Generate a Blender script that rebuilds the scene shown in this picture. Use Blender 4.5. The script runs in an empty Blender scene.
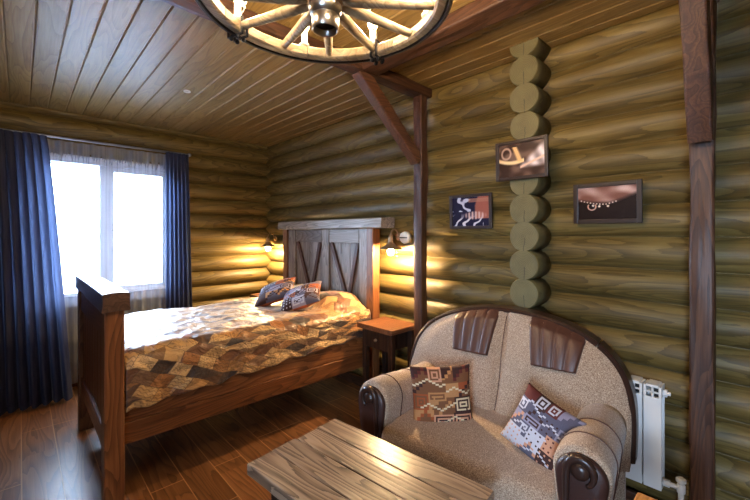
import bpy, bmesh, math, random
from mathutils import Vector, Matrix, noise as mn
random.seed(7)
S = bpy.context.scene
COL = S.collection
PI = math.pi
R = math.radians

# ------------------------------------------------------------------ node helpers
def lin(c):
    return tuple((v/12.92 if v <= .04045 else ((v+.055)/1.055)**2.4) for v in [k/255 for k in c]) + (1,)

class NT:
    def __init__(s, name):
        s.m = bpy.data.materials.new(name); s.m.use_nodes = True
        s.t = s.m.node_tree; s.n = s.t.nodes; s.l = s.t.links
        s.n.clear()
        s.out = s.n.new('ShaderNodeOutputMaterial')
    def N(s, typ, **kw):
        n = s.n.new('ShaderNode'+typ)
        for k, v in kw.items():
            if k.startswith('i_'):
                key = k[2:]
                key = int(key) if key.isdigit() else key.replace('_', ' ')
                s.set(n.inputs[key], v)
            else: setattr(n, k, v)
        return n
    def set(s, inp, v):
        if isinstance(v, bpy.types.NodeSocket): s.l.new(v, inp)
        elif isinstance(v, bpy.types.Node): s.l.new(v.outputs[0], inp)
        else: inp.default_value = v
    def M(s, op, a, b=0.0, c=None):
        n = s.N('Math', operation=op); s.set(n.inputs[0], a); s.set(n.inputs[1], b)
        if c is not None: s.set(n.inputs[2], c)
        return n.outputs[0]
    def V(s, op, a, b):
        n = s.N('VectorMath', operation=op); s.set(n.inputs[0], a); s.set(n.inputs[1], b)
        return n.outputs[0]
    def ramp(s, fac, stops, interp='LINEAR'):
        n = s.N('ValToRGB'); cr = n.color_ramp; cr.interpolation = interp
        while len(cr.elements) < len(stops): cr.elements.new(.5)
        for e, (p, c) in zip(cr.elements, stops): e.position = p; e.color = lin(c)
        s.set(n.inputs[0], fac); return n.outputs[0]
    def mix(s, fac, a, b, mode='MIX'):
        n = s.N('Mix', data_type='RGBA', blend_type=mode)
        s.set(n.inputs[0], fac); s.set(n.inputs[6], a); s.set(n.inputs[7], b)
        return n.outputs[2]
    def bsdf(s, color, rough=.5, bump=None, bstr=.2, bdist=.01, **kw):
        b = s.N('BsdfPrincipled'); s.set(b.inputs['Base Color'], color); s.set(b.inputs['Roughness'], rough)
        for k, v in kw.items(): s.set(b.inputs[k.replace('_', ' ')], v)
        if bump is not None:
            bn = s.N('Bump'); s.set(bn.inputs['Strength'], bstr); s.set(bn.inputs['Distance'], bdist)
            s.set(bn.inputs['Height'], bump); s.l.new(bn.outputs[0], b.inputs['Normal'])
        s.l.new(b.outputs[0], s.out.inputs[0]); return b

def wood(name, cols, axis='X', scale=3., stretch=7., rings=7., rough=.5, bstr=.25, cell=None, fibre=.6, var=.25, spec=.4, seam=None, coat=0):
    """cols: dark, mid, light (0-255). Contour lines of a stretched noise give the cathedral grain."""
    t = NT(name)
    co = t.N('TexCoord').outputs['Object']
    vv = None
    if cell:
        ax, w, off = cell
        sp = t.N('SeparateXYZ'); t.set(sp.inputs[0], co)
        q = t.M('DIVIDE', t.M('SUBTRACT', sp.outputs['XYZ'.index(ax)], off), w)
        idx = t.M('FLOOR', q)
        if seam:        # boards butted end to end
            length, along = seam
            rn = t.N('TexWhiteNoise', noise_dimensions='1D'); t.set(rn.inputs['W'], idx)
            q2 = t.M('ADD', t.M('DIVIDE', sp.outputs['XYZ'.index(along)], length), rn.outputs[0])
            idx = t.M('ADD', t.M('MULTIPLY', t.M('FLOOR', q2), 17.3), idx)
        wn = t.N('TexWhiteNoise', noise_dimensions='1D'); t.set(wn.inputs['W'], idx)
        vv = wn.outputs[0]
        ofs = t.V('SCALE', wn.outputs[1], (0, 0, 0)); ofs.node.inputs['Scale'].default_value = 23.
        co = t.V('ADD', co, ofs)
    else:
        oi = t.N('ObjectInfo')
        ofs = t.V('SCALE', (1.0, 1.7, .6), (0, 0, 0)); t.set(ofs.node.inputs['Scale'], t.M('MULTIPLY', oi.outputs['Random'], 31.))
        co = t.V('ADD', co, ofs); vv = oi.outputs['Random']
    sc = [scale]*3; sc['XYZ'.index(axis)] = scale/stretch
    fs = [scale*16]*3; fs['XYZ'.index(axis)] = scale*.55
    a = t.N('TexNoise', i_Scale=1., i_Detail=1.5, i_Roughness=.45, i_Distortion=.25)
    t.set(a.inputs['Vector'], t.V('MULTIPLY', co, tuple(sc)))
    f = t.N('TexNoise', i_Scale=1., i_Detail=3., i_Roughness=.65)
    t.set(f.inputs['Vector'], t.V('MULTIPLY', co, tuple(fs)))
    b = t.N('TexNoise', i_Scale=.8, i_Detail=2.)
    t.set(b.inputs['Vector'], t.V('MULTIPLY', co, tuple(sc)))
    ring = t.M('FRACT', t.M('ADD', t.M('MULTIPLY', a.outputs[0], rings*3.4), t.M('MULTIPLY', f.outputs[0], .35)))
    ring = t.M('POWER', ring, 2.2)
    g = t.M('ADD', t.M('MULTIPLY', ring, 1-fibre), t.M('MULTIPLY', f.outputs[0], fibre))
    g = t.M('ADD', g, t.M('MULTIPLY', t.M('SUBTRACT', b.outputs[0], .5), .5))
    d, m, l = cols
    col = t.ramp(g, [(.1, l), (.42, m), (.95, d)])
    val = t.M('ADD', t.M('MULTIPLY', vv, var*2), 1-var)
    hs = t.N('HueSaturation'); t.set(hs.inputs['Color'], col); t.set(hs.inputs['Value'], val)
    t.bsdf(hs.outputs[0], rough, bump=t.M('SUBTRACT', 1., g), bstr=bstr*.7, bdist=.004, Specular_IOR_Level=spec, Coat_Weight=coat, Coat_Roughness=.25)
    return t.m

def plain(name, c, rough=.5, metal=0., nz=0., nscale=60., bstr=.15, **kw):
    t = NT(name)
    n = t.N('TexNoise', i_Scale=nscale, i_Detail=3.)
    t.set(n.inputs['Vector'], t.N('TexCoord').outputs['Object'])
    c = lin(c)
    lo = tuple(v*(1-nz) for v in c[:3])+(1,); hi = tuple(min(1, v*(1+nz)) for v in c[:3])+(1,)
    col = t.mix(n.outputs[0], lo, hi)
    t.bsdf(col, rough, bump=n.outputs[0], bstr=bstr, bdist=.002, Metallic=metal, **kw)
    return t.m

def emit(name, c, strength):
    t = NT(name); e = t.N('Emission', i_Strength=strength); e.inputs[0].default_value = c
    t.l.new(e.outputs[0], t.out.inputs[0]); return t.m

def colattr(name, rough=.7, bstr=.2, nscale=300., spec=.3):
    t = NT(name)
    a = t.N('VertexColor', layer_name='Col')
    n = t.N('TexNoise', i_Scale=nscale, i_Detail=2.); t.set(n.inputs['Vector'], t.N('TexCoord').outputs['Object'])
    t.bsdf(t.mix(.25, a.outputs[0], n.outputs[0], 'OVERLAY'), rough, bump=n.outputs[0], bstr=bstr, bdist=.002, Specular_IOR_Level=spec)
    return t.m

MT = {}
LOG = ((52, 42, 20), (98, 80, 40), (128, 108, 60))
MT['log_y'] = wood('green_brown_log_y', LOG, 'Y', 6.5, 7, 4, .5, .2, cell=('Z', .176, 1.455), fibre=.6, var=.16)
MT['log_x'] = wood('green_brown_log_x', LOG, 'X', 6.5, 7, 4, .5, .2, cell=('Z', .176, 1.367), fibre=.6, var=.16)
MT['ceil'] = wood('ceiling_board', ((98, 76, 42), (140, 112, 64), (160, 132, 82)), 'Y', 7, 8, 3.5, .45, .03, cell=('X', .128, -.066), fibre=.66, var=.08, spec=.2)
MT['floor'] = wood('floor_board', ((66, 40, 23), (114, 73, 44), (142, 98, 64)), 'Y', 7., 8, 3.5, .36, .03, cell=('X', .1765, .713), seam=(1.25, 'Y'), fibre=.5, var=.18, spec=.5)
MT['beam_x'] = wood('red_brown_beam_x', ((30, 18, 11), (66, 40, 26), (96, 64, 42)), 'X', 8, 9, 5, .5, .5)
MT['beam_y'] = wood('red_brown_beam_y', ((30, 18, 11), (66, 40, 26), (96, 64, 42)), 'Y', 8, 9, 5, .5, .5)
MT['beam_z'] = wood('red_brown_beam_z', ((30, 18, 11), (66, 40, 26), (96, 64, 42)), 'Z', 8, 9, 5, .45, .6)
BW = ((54, 28, 14), (108, 64, 34), (140, 90, 52))
MT['bed_x'] = wood('bed_wood_x', BW, 'X', 6, 8, 6, .42, .3)
MT['bed_y'] = wood('bed_wood_y', BW, 'Y', 6, 8, 6, .42, .3)
MT['bed_z'] = wood('bed_wood_z', BW, 'Z', 6, 8, 6, .42, .3)
MT['cap'] = wood('worn_cap_wood', ((34, 22, 18), (72, 50, 40), (96, 72, 60)), 'Y', 7, 8, 5, .28, .35, spec=.7)
LIT_BW = ((66, 55, 47), (124, 111, 99), (164, 152, 140))  # headboard wood with the silvery window light put into its colour
MT['lit_bed_y'] = wood('lit_bed_wood_y', LIT_BW, 'Y', 7, 8, 6, .42, .35)
MT['lit_bed_z'] = wood('lit_bed_wood_z', LIT_BW, 'Z', 7, 8, 6, .42, .35, cell=('Y', .13, 0))
MT['batten'] = wood('dark_batten', ((34, 18, 11), (72, 40, 24), (98, 58, 36)), 'Z', 8, 8, 5, .5, .3)
MT['table'] = wood('table_board', ((60, 44, 34), (130, 106, 84), (166, 142, 118)), 'Y', 11, 10, 4, .3, .2, cell=('X', .123, -.246), fibre=.35, var=.1, spec=.55)
MT['table_dark'] = wood('table_leg_wood', ((22, 14, 10), (48, 32, 22), (70, 48, 34)), 'Z', 7, 8, 5, .5, .3)
MT['stand'] = wood('bedside_wood', ((58, 32, 18), (104, 64, 40), (132, 88, 58)), 'X', 6, 8, 6, .35, .25)
MT['stand_shade'] = wood('bedside_shaded_wood', ((20, 12, 8), (46, 28, 18), (66, 42, 28)), 'Z', 6, 8, 5, .5, .25)  # bedside wood darkened to paint in the shade below the top
MT['pine'] = wood('pine_stool_wood', ((130, 80, 36), (190, 130, 70), (214, 160, 98)), 'X', 6, 8, 6, .4, .2)
MT['wheel'] = wood('wheel_wood', ((84, 70, 52), (136, 118, 92), (168, 152, 126)), 'X', 8, 5, 4, .4, .3)
MT['tyre'] = plain('blackened_iron', (34, 32, 32), .45, .8, .3, 40)
MT['steel'] = plain('brushed_steel', (170, 165, 158), .28, 1., .12, 30)
MT['bronze'] = plain('aged_bronze', (150, 122, 92), .45, .5, .25, 50)
MT['white_metal'] = plain('white_enamel', (226, 224, 220), .35, 0., .02, 20, .02)
MT['white_plastic'] = plain('white_plastic', (222, 220, 212), .4, 0., .02, 20, .02)
MT['frame_dark'] = plain('dark_frame', (44, 28, 22), .4, 0., .25, 60)
MT['bulb'] = emit('warm_bulb', (1., .74, .46, 1), 270.)
MT['sbulb'] = emit('warm_sconce_bulb', (1., .68, .34, 1), 900.)
MT['dark_trim'] = plain('dark_polished_wood', (52, 34, 28), .3, 0., .25, 12)
MT['leather'] = plain('brown_leather', (84, 52, 40), .42, 0., .18, 130, .3)
MT['leather_dark'] = plain('dark_brown_leather', (58, 34, 28), .4, 0., .18, 130, .3)
MT['winframe'] = plain('white_window_frame', (206, 210, 216), .4, 0., .03, 20, .02)
MT['rod'] = plain('pale_rod', (150, 156, 176), .35, .6, .1, 30)
MT['black'] = plain('black_slot', (16, 14, 13), .6)
MT['outside'] = plain('snow', (150, 153, 160), .8, 0., .03, 3)
MT['white_cotton'] = plain('white_mattress_cotton', (212, 208, 200), .9, 0., .04, 200)

def make_tweed():
    t = NT('tan_tweed'); co = t.N('TexCoord').outputs['Object']
    n = t.N('TexNoise', i_Scale=170., i_Detail=3., i_Roughness=.8); t.set(n.inputs['Vector'], co)
    v = t.N('TexVoronoi', i_Scale=240.); t.set(v.inputs['Vector'], co)
    f = t.M('ADD', t.M('MULTIPLY', n.outputs[0], .65), t.M('MULTIPLY', v.outputs[0], .45))
    col = t.ramp(f, [(.3, (92, 70, 54)), (.5, (154, 128, 106)), (.72, (200, 178, 154))])
    t.bsdf(col, .85, bump=f, bstr=.35, bdist=.003, Specular_IOR_Level=.25, Sheen_Weight=.25)
    return t.m
MT['tweed'] = make_tweed()

def make_spread():
    t = NT('patchwork_satin'); co = t.N('UVMap').outputs[0]
    nz = t.N('TexNoise', i_Scale=5., i_Detail=2.); t.set(nz.inputs['Vector'], co)
    d = t.V('SCALE', t.V('SUBTRACT', nz.outputs[1], (.5, .5, .5)), (0, 0, 0)); d.node.inputs['Scale'].default_value = .018
    mp = t.N('Mapping'); t.set(mp.inputs[0], t.V('ADD', co, d)); mp.inputs['Rotation'].default_value = (0, 0, R(38)); mp.inputs['Scale'].default_value = (1, 1.2, 1)
    P = mp.outputs[0]
    sp = t.N('SeparateXYZ'); t.set(sp.inputs[0], P)
    yy = t.M('DIVIDE', sp.outputs[1], .105); row = t.M('FLOOR', yy); fy = t.M('FRACT', yy)
    rw = t.N('TexWhiteNoise', noise_dimensions='1D'); t.set(rw.inputs['W'], row)
    rc = t.N('SeparateColor'); t.set(rc.inputs[0], rw.outputs[1])
    xx = t.M('ADD', t.M('DIVIDE', sp.outputs[0], .12), t.M('MULTIPLY', rc.outputs[0], 3.7))
    xx = t.M('ADD', xx, t.M('MULTIPLY', t.M('SUBTRACT', fy, .5), t.M('MULTIPLY', t.M('SUBTRACT', rc.outputs[1], .5), 1.5)))
    colm = t.M('FLOOR', xx); fx = t.M('FRACT', xx)
    cid = t.N('CombineXYZ'); t.set(cid.inputs[0], colm); t.set(cid.inputs[1], row)
    wn = t.N('TexWhiteNoise', noise_dimensions='2D'); t.set(wn.inputs['Vector'], cid.outputs[0])
    cs = t.N('SeparateColor'); t.set(cs.inputs[0], wn.outputs[1])
    base = t.ramp(cs.outputs[0], [(0, (184, 144, 92)), (.18, (146, 100, 56)), (.34, (202, 164, 112)), (.50, (108, 66, 38)), (.60, (176, 128, 74)), (.76, (56, 44, 40)), (.86, (160, 104, 56)), (.94, (122, 88, 60))], 'CONSTANT')
    # triangles: some patches are cut along their diagonal
    tri = t.M('MULTIPLY', t.M('GREATER_THAN', fx, fy), t.M('GREATER_THAN', cs.outputs[1], .62))
    base = t.mix(t.M('MULTIPLY', tri, .8), base, t.ramp(cs.outputs[2], [(0, (92, 58, 36)), (.4, (196, 154, 100)), (.7, (70, 50, 42))], 'CONSTANT'))
    # woven figures inside the others
    zz = t.M('ABSOLUTE', t.M('SUBTRACT', t.M('FRACT', t.M('MULTIPLY', fx, 3.)), .5))
    st = t.M('LESS_THAN', t.M('FRACT', t.M('ADD', t.M('MULTIPLY', fy, 4.), zz)), .32)
    st = t.M('MULTIPLY', st, t.M('GREATER_THAN', cs.outputs[2], .60))
    nz2 = t.N('TexNoise', i_Scale=26., i_Detail=1.5, i_Distortion=1.0); t.set(nz2.inputs['Vector'], co)
    cl_ = t.M('LESS_THAN', t.M('ABSOLUTE', t.M('SUBTRACT', t.M('FRACT', t.M('MULTIPLY', nz2.outputs[0], 4.)), .5)), .12)
    cl_ = t.M('MULTIPLY', cl_, t.M('LESS_THAN', cs.outputs[2], .45))
    base = t.mix(t.M('MULTIPLY', t.M('MAXIMUM', st, cl_), .55), base, lin((84, 54, 34)))
    edge = t.M('MAXIMUM', t.M('LESS_THAN', fx, .04), t.M('LESS_THAN', fy, .045))
    base = t.mix(t.M('MULTIPLY', edge, .7), base, lin((66, 44, 32)))
    w = t.N('TexNoise', i_Scale=9., i_Detail=3., i_Distortion=.6); t.set(w.inputs['Vector'], co)
    t.bsdf(base, .45, bump=w.outputs[0], bstr=.9, bdist=.04, Specular_IOR_Level=.6, Sheen_Weight=.15, Coat_Weight=.45, Coat_Roughness=.38)
    return t.m
MT['spread'] = make_spread()

def make_sheer():
    t = NT('sheer_voile'); co = t.N('UVMap').outputs[0]
    n = t.N('TexNoise', i_Scale=1., i_Detail=2.); t.set(n.inputs['Vector'], t.V('MULTIPLY', co, (45., 1.2, 1.)))
    fac = t.M('ADD', t.M('MULTIPLY', n.outputs[0], .5), -.02)
    sv = t.N('SeparateXYZ'); t.set(sv.inputs[0], co)
    head = t.M('MULTIPLY', t.M('SUBTRACT', 1., t.M('DIVIDE', sv.outputs[1], .3)), .5); head = t.M('ADD', t.M('MAXIMUM', head, 0.), t.M('MULTIPLY', t.M('GREATER_THAN', sv.outputs[1], 1.47), .5))
    fac = t.M('ADD', fac, head)
    tr = t.N('BsdfTransparent'); tl = t.N('BsdfTranslucent'); tl.inputs[0].default_value = (.010, .015, .028, 1)
    df = t.N('BsdfDiffuse'); df.inputs[0].default_value = (.6, .65, .75, 1)
    m1 = t.N('MixShader', i_0=.5); t.l.new(tl.outputs[0], m1.inputs[1]); t.l.new(df.outputs[0], m1.inputs[2])
    m2 = t.N('MixShader'); t.set(m2.inputs[0], fac); t.l.new(tr.outputs[0], m2.inputs[1]); t.l.new(m1.outputs[0], m2.inputs[2])
    t.l.new(m2.outputs[0], t.out.inputs[0]); return t.m
MT['sheer'] = make_sheer()

def make_curtain():
    t = NT('slate_blue_curtain'); co = t.N('UVMap').outputs[0]
    n = t.N('TexNoise', i_Scale=1., i_Detail=3.); t.set(n.inputs['Vector'], t.V('MULTIPLY', co, (90., 3., 1.)))
    c = t.ramp(n.outputs[0], [(.3, (56, 58, 80)), (.7, (80, 84, 108))])
    df = t.N('BsdfDiffuse'); t.set(df.inputs[0], c)
    tl = t.N('BsdfTranslucent'); t.set(tl.inputs[0], t.mix(.6, c, (.10, .14, .25, 1)))
    m = t.N('MixShader', i_0=.42); t.l.new(df.outputs[0], m.inputs[1]); t.l.new(tl.outputs[0], m.inputs[2])
    t.l.new(m.outputs[0], t.out.inputs[0]); return t.m
MT['curtain'] = make_curtain()

def make_glass():
    t = NT('window_glass'); tr = t.N('BsdfTransparent'); gl = t.N('BsdfGlossy', i_Roughness=.02)
    fr = t.N('Fresnel', i_IOR=1.45); m = t.N('MixShader'); t.set(m.inputs[0], t.M('MULTIPLY', fr.outputs[0], .6))
    t.l.new(tr.outputs[0], m.inputs[1]); t.l.new(gl.outputs[0], m.inputs[2]); t.l.new(m.outputs[0], t.out.inputs[0]); return t.m
MT['glass'] = make_glass()
MT['kilim'] = colattr('kilim_weave', .85, .3, 350.)
MT['print'] = colattr('photo_print', .25, .02, 200., .5)

# ------------------------------------------------------------------ object helpers
def obj(name, bm, mat, parent=None, smooth=False, local=False):
    me = bpy.data.meshes.new(name)
    bmesh.ops.recalc_face_normals(bm, faces=bm.faces[:])
    bm.to_mesh(me); bm.free()
    if smooth:
        for p in me.polygons: p.use_smooth = True
    if mat is not None: me.materials.append(MT[mat] if isinstance(mat, str) else mat)
    o = bpy.data.objects.new(name, me); COL.objects.link(o)
    if parent is not None:
        o.parent = parent
        if not local and parent.type == 'EMPTY': o.matrix_parent_inverse = parent.matrix_basis.inverted()
    return o

def tag(o, label, cat, group=None):
    o['label'] = label; o['category'] = cat
    if group: o['group'] = group
    return o

def thing(name, label, cat, loc=(0, 0, 0), rz=0, group=None, rot=None):
    o = bpy.data.objects.new(name, None); COL.objects.link(o)
    o.empty_display_size = .1
    o.location = loc; o.rotation_euler = rot if rot else (0, 0, rz)
    return tag(o, label, cat, group)

def struct(o):
    o['kind'] = 'structure'; return o

def box(bm, x0, x1, y0, y1, z0, z1, bev=0., seg=2):
    M = Matrix.Translation(((x0+x1)/2, (y0+y1)/2, (z0+z1)/2)) @ Matrix.Diagonal((abs(x1-x0), abs(y1-y0), abs(z1-z0), 1))
    r = bmesh.ops.create_cube(bm, size=1, matrix=M)
    if bev:
        es = list({e for v in r['verts'] for e in v.link_edges})
        bmesh.ops.bevel(bm, geom=es, offset=bev, segments=seg, affect='EDGES', profile=.5)
    return bm
def B(*a, **k): return box(bmesh.new(), *a, **k)

def loft(bm, rings, cap=True, close=True):
    """rings: lists of Vectors of equal length."""
    vs = [[bm.verts.new(p) for p in r] for r in rings]
    n = len(rings[0])
    for a, b in zip(vs[:-1], vs[1:]):
        for i in range(n if close else n-1):
            j = (i+1) % n
            bm.faces.new((a[i], a[j], b[j], b[i]))
    if cap and close:
        bm.faces.new(vs[0][::-1]); bm.faces.new(vs[-1])
    return vs

def rough_beam(p0, p1, w, h, up=(0, 0, 1), amp=.004, r=.012, step=.05, seed=0, bm=None):
    """hand-hewn timber: a rounded rectangle lofted along p0-p1 with an uneven skin"""
    bm = bm or bmesh.new()
    p0, p1 = Vector(p0), Vector(p1); d = (p1-p0); L = d.length; d.normalize()
    up = Vector(up); s = d.cross(up).normalized(); u = s.cross(d).normalized()
    prof = []
    for (cx, cy, a0) in ((w/2-r, h/2-r, 0), (-w/2+r, h/2-r, 90), (-w/2+r, -h/2+r, 180), (w/2-r, -h/2+r, 270)):
        for k in range(3):
            a = R(a0+k*45); prof.append((cx+r*math.cos(a), cy+r*math.sin(a)))
    # mid-face points for waviness
    pr = []
    for i in range(len(prof)):
        a, b = prof[i], prof[(i+1) % len(prof)]
        pr.append(a)
        if math.hypot(b[0]-a[0], b[1]-a[1]) > .02:
            for q in (.33, .67): pr.append((a[0]+(b[0]-a[0])*q, a[1]+(b[1]-a[1])*q))
    n = max(2, int(L/step)); rings = []
    for i in range(n+1):
        t = i/n; ring = []
        for (a, b) in pr:
            q = p0+d*(L*t)
            k = mn.noise(Vector((a*14+seed*7.1, b*14+seed*3.3, L*t*3.2+seed)))
            f = 1 + amp*k*2/max(.02, math.hypot(a, b))
            ring.append(q+s*a*f+u*b*f)
        rings.append(ring)
    loft(bm, rings); return bm

def lathe(bm, prof, n=24, M=None):
    rings = []
    for (r, z) in prof:
        rings.append([Vector((r*math.cos(2*PI*i/n), r*math.sin(2*PI*i/n), z)) for i in range(n)])
    if M is not None: rings = [[M @ p for p in r] for r in rings]
    loft(bm, rings); return bm

def tube(bm, pts, r, n=8, closed=False):
    pts = [Vector(p) for p in pts]; rings = []; N = len(pts)
    prev = None
    for i, p in enumerate(pts):
        if closed: d = pts[(i+1) % N]-pts[i-1]
        else: d = pts[min(i+1, N-1)]-pts[max(i-1, 0)]
        d.normalize()
        if prev is None:
            a = Vector((0, 0, 1)) if abs(d.z) < .9 else Vector((1, 0, 0))
            s = d.cross(a).normalized()
        else:
            s = (prev - d*prev.dot(d)).normalized()
        prev = s; u = d.cross(s)
        rr = r[i] if isinstance(r, (list, tuple)) else r
        rings.append([p+s*rr*math.cos(2*PI*k/n)+u*rr*math.sin(2*PI*k/n) for k in range(n)])
    if closed:
        vs = [[bm.verts.new(q) for q in rg] for rg in rings]
        for i in range(N):
            a, b = vs[i], vs[(i+1) % N]
            for k in range(n): bm.faces.new((a[k], a[(k+1) % n], b[(k+1) % n], b[k]))
    else: loft(bm, rings)
    return bm

def grid(bm, fn, nu, nv, uv=None):
    """fn(u,v) -> point; u,v in 0..1. Returns verts[i][j]"""
    vs = [[bm.verts.new(fn(i/nu, j/nv)) for j in range(nv+1)] for i in range(nu+1)]
    lay = bm.loops.layers.uv.verify() if uv else None
    for i in range(nu):
        for j in range(nv):
            f = bm.faces.new((vs[i][j], vs[i+1][j], vs[i+1][j+1], vs[i][j+1]))
            if uv:
                for lp, (a, b) in zip(f.loops, ((i, j), (i+1, j), (i+1, j+1), (i, j+1))): lp[lay].uv = uv(a/nu, b/nv)
    return vs

# ------------------------------------------------------------------ the room
XW, YW, XL, YN, H = 2.43, 4.67, -2.0, -1.5, 2.65
CS, RAD = .176, .094
def bulge(z, off):
    q = ((z-off)/CS) % 1.0
    return math.sqrt(max(0, RAD*RAD-((q-.5)*CS)**2)) - math.sqrt(RAD*RAD-(CS/2)**2)   # 0 at a joint .. .048 mid-log
def log_wall(name, axis, const, sgn, a0, a1, off, mat, opening=None, joint=.06):
    """sgn: direction (into the room) the logs bulge along; const = the logs' front-most line"""
    bm = bmesh.new()
    zs = [0.]
    k0 = math.floor((0-off)/CS)
    z = off+k0*CS
    while z < H+CS:
        for q in (0, .02, .08, .18, .3, .42, .5, .58, .7, .82, .92, .98):
            zz = z+q*CS
            if 0 < zz < H: zs.append(zz)
        z += CS
    zs.append(H)
    n = int((a1-a0)/.07); As = [a0+(a1-a0)*i/n for i in range(n+1)]
    if opening:
        for lim in opening[:2]:
            i = min(range(1, n), key=lambda k: abs(As[k]-lim)); As[i] = lim
    def pt(a, z):
        c = math.floor((z-off)/CS)
        w = mn.noise(Vector((a*.9, c*5.3, 1.7)))*.007 + mn.noise(Vector((a*4., z*11., c*2.)))*.0022
        b = bulge(z, off)
        d = const - sgn*joint + sgn*(b + w*(b/.06))
        return Vector((d, a, z)) if axis == 'Y' else Vector((a, d, z))
    vs = [[bm.verts.new(pt(a, z)) for z in zs] for a in As]
    for i in range(n):
        for j in range(len(zs)-1):
            if opening:
                ac, zc = (As[i]+As[i+1])/2, (zs[j]+zs[j+1])/2
                if opening[0] < ac < opening[1] and opening[2] < zc < opening[3]: continue
            bm.faces.new((vs[i][j], vs[i+1][j], vs[i+1][j+1], vs[i][j+1]))
    o = obj(name, bm, mat, smooth=True)
    md = o.modifiers.new('thickness', 'SOLIDIFY'); md.thickness = .1; md.offset = 0
    # grow away from the room
    me = o.data
    nrm = me.polygons[len(me.polygons)//2].normal
    comp = nrm.x if axis == 'Y' else nrm.y
    md.offset = -1 if comp*sgn > 0 else 1
    return struct(o)

WO = (.13, 1.24, .82, 2.22)
wall_right = log_wall('wall_right', 'Y', XW, -1, YN-.1, YW+.12, 1.455, 'log_y')
log_wall('wall_far', 'X', YW, -1, XL-.1, XW+.12, 1.367, 'log_x', opening=WO)
log_wall('wall_left', 'Y', XL, 1, YN-.1, YW+.12, 1.455, 'log_y', opening=(-1.25, -.35, 1.0, 2.0))  # opening for the added fill window
log_wall('wall_near', 'X', YN, 1, XL-.1, XW+.12, 1.367, 'log_x')
struct(obj('floor', B(XL-.15, XW+.15, YN-.15, YW+.15, -.08, 0), 'floor'))

# grooves between the floor boards: thin strips, the bevels' glint painted in as a pale colour
bm = bmesh.new()
k = -16
while .713+.1765*k < XW-.05:
    x = .713+.1765*k
    if x > XL: box(bm, x-.0025, x+.0025, YN, YW, -.01, .0006)
    rr = random.Random(k).random()
    y = YN+rr*1.25
    while y < YW:
        if x > XL: box(bm, x+.002, x+.1745, y-.0025, y+.0025, -.01, .0006)
        y += 1.25
    k += 1
MT['groove_glint'] = plain('floor_bevel_glint', (178, 134, 92), .5)  # pale tone paints light catching the board bevels
struct(obj('trim_1', bm, 'groove_glint'))

# ceiling boards with V grooves
bm = bmesh.new(); W = .128
xs = []
k = math.floor((XL-.1+.066)/W)
while -.066+W*k < XW+.1:
    x = -.066+W*k
    xs += [(x, H+.008), (x+.007, H), (x+W-.007, H), (x+W-.001, H+.008)]
    k += 1
va = [bm.verts.new((x, YN-.12, z)) for x, z in xs]; vb = [bm.verts.new((x, YW+.12, z)) for x, z in xs]
for i in range(len(xs)-1): bm.faces.new((va[i], va[i+1], vb[i+1], vb[i]))
o = struct(obj('ceiling', bm, 'ceil'))
md = o.modifiers.new('thickness', 'SOLIDIFY'); md.thickness = .05
md.offset = 1 if o.data.polygons[1].normal.z > 0 else -1

# baseboards
struct(obj('baseboard_right', B(XW-.055, XW-.03, YN+.05, YW-.05, 0, .09, bev=.006), 'beam_y'))
struct(obj('baseboard_far', B(XL+.05, XW-.06, YW-.055, YW-.03, 0, .09, bev=.006), 'beam_x'))

# ends of the cross-wall logs, jutting out of the right wall
for k in range(-8, 8):
    zc = 1.455+(CS if k < 0 else .171)*k
    r0 = .094
    bm = bmesh.new(); n = 28
    rings = []
    dx_ = .012*mn.noise(Vector((k*3.1, 2., 0)))
    for (x, f) in ((.19, 1.0), (.05+dx_, 1.0), (.012+dx_, .99), (.002+dx_, .94)):
        ring = []
        for i in range(n):
            a = 2*PI*i/n
            rr = r0*f*(1+.03*mn.noise(Vector((math.cos(a)*1.5+k*3, math.sin(a)*1.5, k))))
            ring.append(Vector((x, rr*math.cos(a), min(H-.001-zc, rr*math.sin(a)))))
        rings.append(ring)
    loft(bm, rings)
    e = obj('log_end', bm, None, wall_right, smooth=False); e.location = (2.25, 1.05, zc)
    for p in e.data.polygons: p.use_smooth = len(p.vertices) == 4
    e['label'] = 'sawn round log end with a drying crack'
# end-grain material: growth rings about each log's axis plus a drying crack
t = NT('log_end_grain'); co = t.N('TexCoord').outputs['Object']
sp = t.N('SeparateXYZ'); t.set(sp.inputs[0], co)
dz = sp.outputs[2]; dy = sp.outputs[1]
rad = t.M('SQRT', t.M('ADD', t.M('MULTIPLY', dz, dz), t.M('MULTIPLY', dy, dy)))
nz = t.N('TexNoise', i_Scale=14., i_Detail=3.); t.set(nz.inputs['Vector'], t.V('ADD', co, t.N('ObjectInfo').outputs['Location']))
rad2 = t.M('ADD', rad, t.M('MULTIPLY', nz.outputs[0], .02))
rg = t.M('FRACT', t.M('MULTIPLY', rad2, 110.))
col = t.ramp(t.M('ADD', t.M('MULTIPLY', rg, .45), t.M('MULTIPLY', nz.outputs[0], .55)), [(.2, (112, 103, 66)), (.55, (94, 85, 50)), (.85, (70, 60, 34))])
crk = t.M('MULTIPLY', t.M('LESS_THAN', t.M('ABSOLUTE', t.M('ADD', t.M('ADD', dy, t.M('MULTIPLY', t.M('SUBTRACT', nz.outputs[0], .5), .03)), .006)), .0022), t.M('LESS_THAN', dz, -.01))
t.bsdf(t.mix(t.M('MULTIPLY', crk, .8), col, lin((34, 26, 14))), .6, bump=rg, bstr=.15, bdist=.002)
for e in wall_right.children: e.data.materials.append(t.m)

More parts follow.
